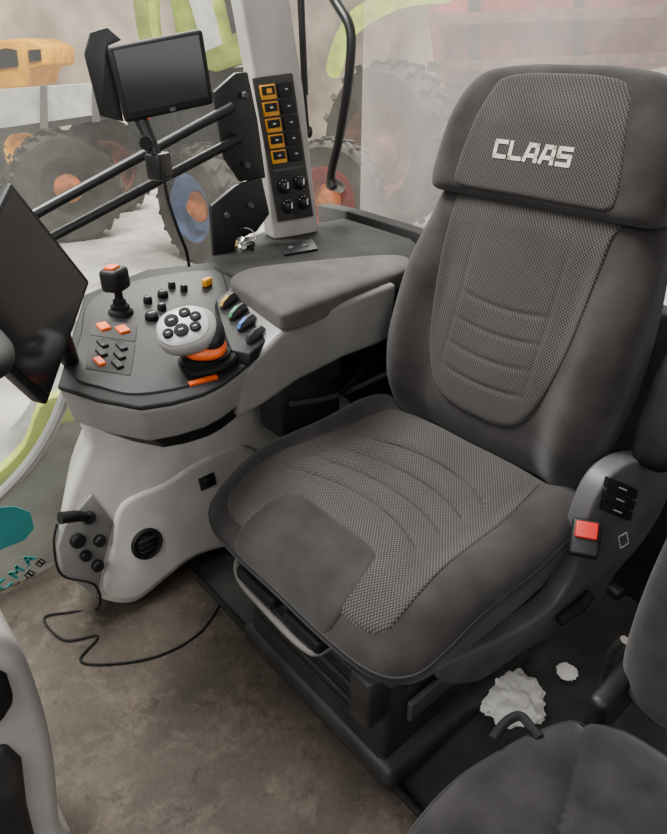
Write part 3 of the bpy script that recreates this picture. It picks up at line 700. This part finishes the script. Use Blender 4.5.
# ================================================================== LITTER
def crumple(name, c, r, label, seed):
    bm = B(); bmesh.ops.create_icosphere(bm, subdivisions=5, radius=1)
    for v in bm.verts:
        p = v.co.copy(); n = 0
        for k, a in ((1.4, .30), (2.8, .20), (5, .09)):
            n += a*(1-2*abs(mnoise.noise(p*k+V((seed, k, 0)))))
        q = p*(0.85+n)*r; q.z *= .45
        v.co = V(c)+q
    zmin = min(v.co.z for v in bm.verts)
    for v in bm.verts: v.co.z += -zmin-.01
    return tag(obj(name, bm, paper, ang=50), label, 'paper')
crumple('paper_towel', onZ(510, 694, .03), .056, 'large crumpled white paper towel on the dark floor beside the driver seat', 3.3)
crumple('paper_scrap', onZ(568, 668, .012), .018, 'small crumpled white paper scrap further back on the dark floor', 9.1)
crumple('paper_scrap', onZ(535, 712, .012), .016, 'small crumpled white paper scrap nearest the passenger seat cushion', 5.7)

# ================================================================== WORKSHOP BEYOND THE GLASS
def wheel(parent, c, ax, r, w, rimm, hubm, lugs=22):
    M = frame(c, ax)
    ri = r*.60
    t = obj('wheel', lathe(B(), [(ri, -w/2), (r*.93, -w/2), (r, -w*.36), (r, w*.36), (r*.93, w/2), (ri, w/2), (ri*.97, 0), (ri, -w/2)], M, 40), tyre_m, parent)
    bm = B()
    for k in range(lugs):
        for s in (-1, 1):
            a = 2*pi*(k+(.5 if s > 0 else 0))/lugs
            Q3 = (M.to_3x3() @ Matrix.Rotation(a, 3, 'Z')) @ Matrix.Rotation(s*.6, 3, 'X')
            box(bm, M @ V((r*1.01*cos(a), r*1.01*sin(a), s*w*.22)), (r*.08, r*.08, w*.5), Q3)
    obj('tread', bm, tyre_m, t)
    obj('rim', lathe(B(), [(0, w*.15), (ri*.35, w*.15), (ri*.75, w*.1), (ri*.9, w*.4), (ri, w*.45), (ri, -w*.45), (ri*.8, -w*.1), (0, 0)], M, 32), rimm, t)
    obj('hub', lathe(B(), [(0, w*.42), (ri*.22, w*.42), (ri*.3, w*.3), (ri*.45, w*.2), (ri*.45, w*.1), (0, w*.1)], M, 16), hubm, t)
    return t
def ground_t(u, v): return (CAM.z-GZ)/-ray(u, v).z
def slab(pts, t, depth):
    q = [onP(u, v, CAM+FW*t, FW) for u, v in pts]
    return prism(B(), q, FW*depth)
tr = thing('flatbed_trailer', 'white flatbed trailer with dark tyre and orange hub seen through the side glass', 'trailer', tuple(at(75, 240, ground_t(75, 240))))
slabd = 9.6
obj('side_board', slab(((-40, 92), (112, 82), (114, 112), (-40, 134)), slabd, .1), whitep, tr)
for u in (-10, 40, 92): obj('stake', slab(((u, 88-u*.06), (u+6, 88-u*.06), (u+7, 134-u*.13), (u, 134-u*.13)), slabd-.05, .05), grey_r, tr)
obj('deck', slab(((-40, 132), (114, 110), (114, 118), (-40, 143)), slabd+.05, 2.2), grey_m, tr)
for s, tt in ((0, 9.75), (1, 11.6)):
    p = CAM+FW*tt+RT*((75-333.5)/FPX*9.6); p.z = GZ+.74
    wheel(tr, p, -FW+RT*.55, .74, .42, tyre_m if s == 0 else rust, orangep)
yl = thing('wheel_loader', 'small orange loader parked behind the white trailer at the far left', 'machine', tuple(V((at(20, 60, 12).x, at(20, 60, 12).y, GZ))))
obj('body', slab(((-30, 50), (0, 40), (24, 38), (45, 46), (46, 66), (30, 70), (26, 88), (-30, 94)), 13, 1.5), yelp, yl, .05)
obj('side_window', slab(((-30, 56), (6, 48), (16, 50), (18, 66), (-30, 74)), 12.96, .05), grey_d, yl)
obj('side_vent', slab(((28, 50), (40, 49), (41, 60), (29, 62)), 12.96, .05), grey_d, yl)
for dx in (-15, 38):
    p = CAM+FW*13.6+RT*((dx-333.5)/FPX*13); p.z = GZ+.7; wheel(yl, p, -FW, .7, .5, yelp, grey_d)
lt = thing('tractor', 'lime green tractor with blue wheel rim seen behind the monitor', 'tractor', tuple(V((at(195, 200, 8.5).x, at(195, 200, 8.5).y, GZ))))
obj('bonnet', slab(((165, -25), (250, -30), (252, 60), (215, 72), (180, 62)), 8.6, 1.2), lime, lt, .06)
obj('side_grille', slab(((186, -10), (208, -12), (222, 44), (204, 52)), 8.56, .05), whitep, lt)
obj('side_vent', slab(((222, -10), (238, -12), (244, 30), (232, 34)), 8.56, .05), grey_d, lt)
obj('fender', prism(B(), [p for p in smooth([onP(u, v, CAM+FW*8.2, FW) for u, v in ((132, -30), (134, 10), (142, 50), (160, 92), (170, 90), (155, 50), (149, 10), (148, -30))], 4, True)], FW*.5), lime, lt)
obj('chassis', slab(((120, 76), (270, 66), (270, 150), (160, 165), (130, 150)), 9.0, .7), grey_d, lt, .04)
obj('hydraulic_hose', tube(B(), smooth([onP(u, v, CAM+FW*8.5, FW) for u, v in ((150, 70), (172, 110), (178, 150), (168, 190))], 6), .04, 8), grey_d, lt)
for u, tt, rm, ax in ((200, 8.6, bluep, .9), (330, 9.2, redp, .35)):
    p = CAM+FW*tt+RT*((u-333.5)/FPX*tt*.95); p.z = GZ+.72; wheel(lt, p, -FW-RT*ax, .72, .45, rm, orangep)
ri_ = thing('implement', 'red machine with lime mudguard and large tyre behind the dusty rear glass', 'machine', tuple(V((at(480, 80, 7).x, at(480, 80, 7).y, GZ))))
obj('hopper', slab(((432, -40), (700, -50), (700, 60), (560, 90), (446, 84)), 11.2, 1.2), redp, ri_, .08)
obj('chute', slab(((440, 84), (560, 90), (540, 170), (460, 170)), 11.4, .8), rust, ri_, .08)
for v0, v1 in ((14, 26), (62, 72)): obj('beam', slab(((428, v0), (680, v0-10), (680, v1-10), (428, v1)), 11.0, .15), rust, ri_)
for u in (470, 575): obj('upright', slab(((u, -30), (u+9, -30), (u+9, 245), (u, 245)), 11.1, .12), grey_d, ri_)
obj('axle', slab(((380, 145), (600, 140), (600, 160), (380, 165)), 11.3, .3), grey_d, ri_)
p = CAM+FW*10.6+RT*((386-333.5)/FPX*10.2); p.z = GZ+1.15
wheel(ri_, p, -FW-RT*1.0, 1.15, .6, rust, rust)
mg = smooth([onP(u, v, CAM+FW*10.3, FW) for u, v in ((326, 70), (338, 30), (360, 4), (410, -12), (450, -12), (450, 2), (412, 6), (380, 18), (352, 40), (340, 76))], 4, True)
obj('mudguard', prism(B(), mg, FW*.5), lime, ri_)
lby = thing('added_backdrop', 'added dusty grey block with lime green top strip, dimming the view outside the lower right glass', 'backdrop', tuple(onX(40, 560, -1.05)))  # grey block added to darken the bright ground behind the glass
tk = smooth([onX(u, v, -1.0) for u, v in ((-80, 520), (0, 486), (30, 452), (56, 412), (130, 408), (104, 450), (90, 490), (84, 560), (70, 620), (-60, 660))], 4, True)
obj('body', prism(B(), tk, (-.3, .1, 0)), backdrop_m, lby, .01, bang=50)
lb = smooth([onX(u, v, -.99) for u, v in ((-80, 512), (-10, 478), (24, 446), (50, 398), (130, 396), (118, 420), (62, 424), (38, 462), (6, 494), (-80, 534))], 4, True)
obj('lime_strip', prism(B(), lb, (-.04, .01, 0)), lime, lby, .005, bang=50)
obj('support', tube(B(), [onX(70, 600, -1.15), V((-1.15, onX(70, 600, -1.15).y, GZ))], .05, 10), grey_d, lby)

# ================================================================== LIGHT
w = bpy.data.worlds.new('world'); bpy.context.scene.world = w; w.use_nodes = True
bg = w.node_tree.nodes['Background']; bg.inputs[0].default_value = (1, .98, .955, 1); bg.inputs[1].default_value = .30
def area(name, loc, target, size, energy, col=(1, 1, 1)):
    l = bpy.data.lights.new(name, 'AREA'); l.energy = energy; l.size = size; l.color = col
    o = bpy.data.objects.new(name, l); COL.objects.link(o); o.location = loc
    o.rotation_euler = (V(target)-V(loc)).to_track_quat('-Z', 'Y').to_euler()
area('skylight', (-1.1, -.6, 2.9), (0, -.1, .4), 1.1, 195, (1, .982, .958))
area('door_light', (.6, -2.6, 2.4), (-.3, 0, .5), 1.6, 56, (1, .982, .958))
area('side_fill', (2.4, -.6, 1.9), (-.2, 0, .6), 1.4, 18, (1, .982, .958))  # fill lamp added on the door side to brighten the console shell
area('workshop_light', (-7, 5, 6), (-7, 5, 0), 6, 2700, (1, .97, .93))
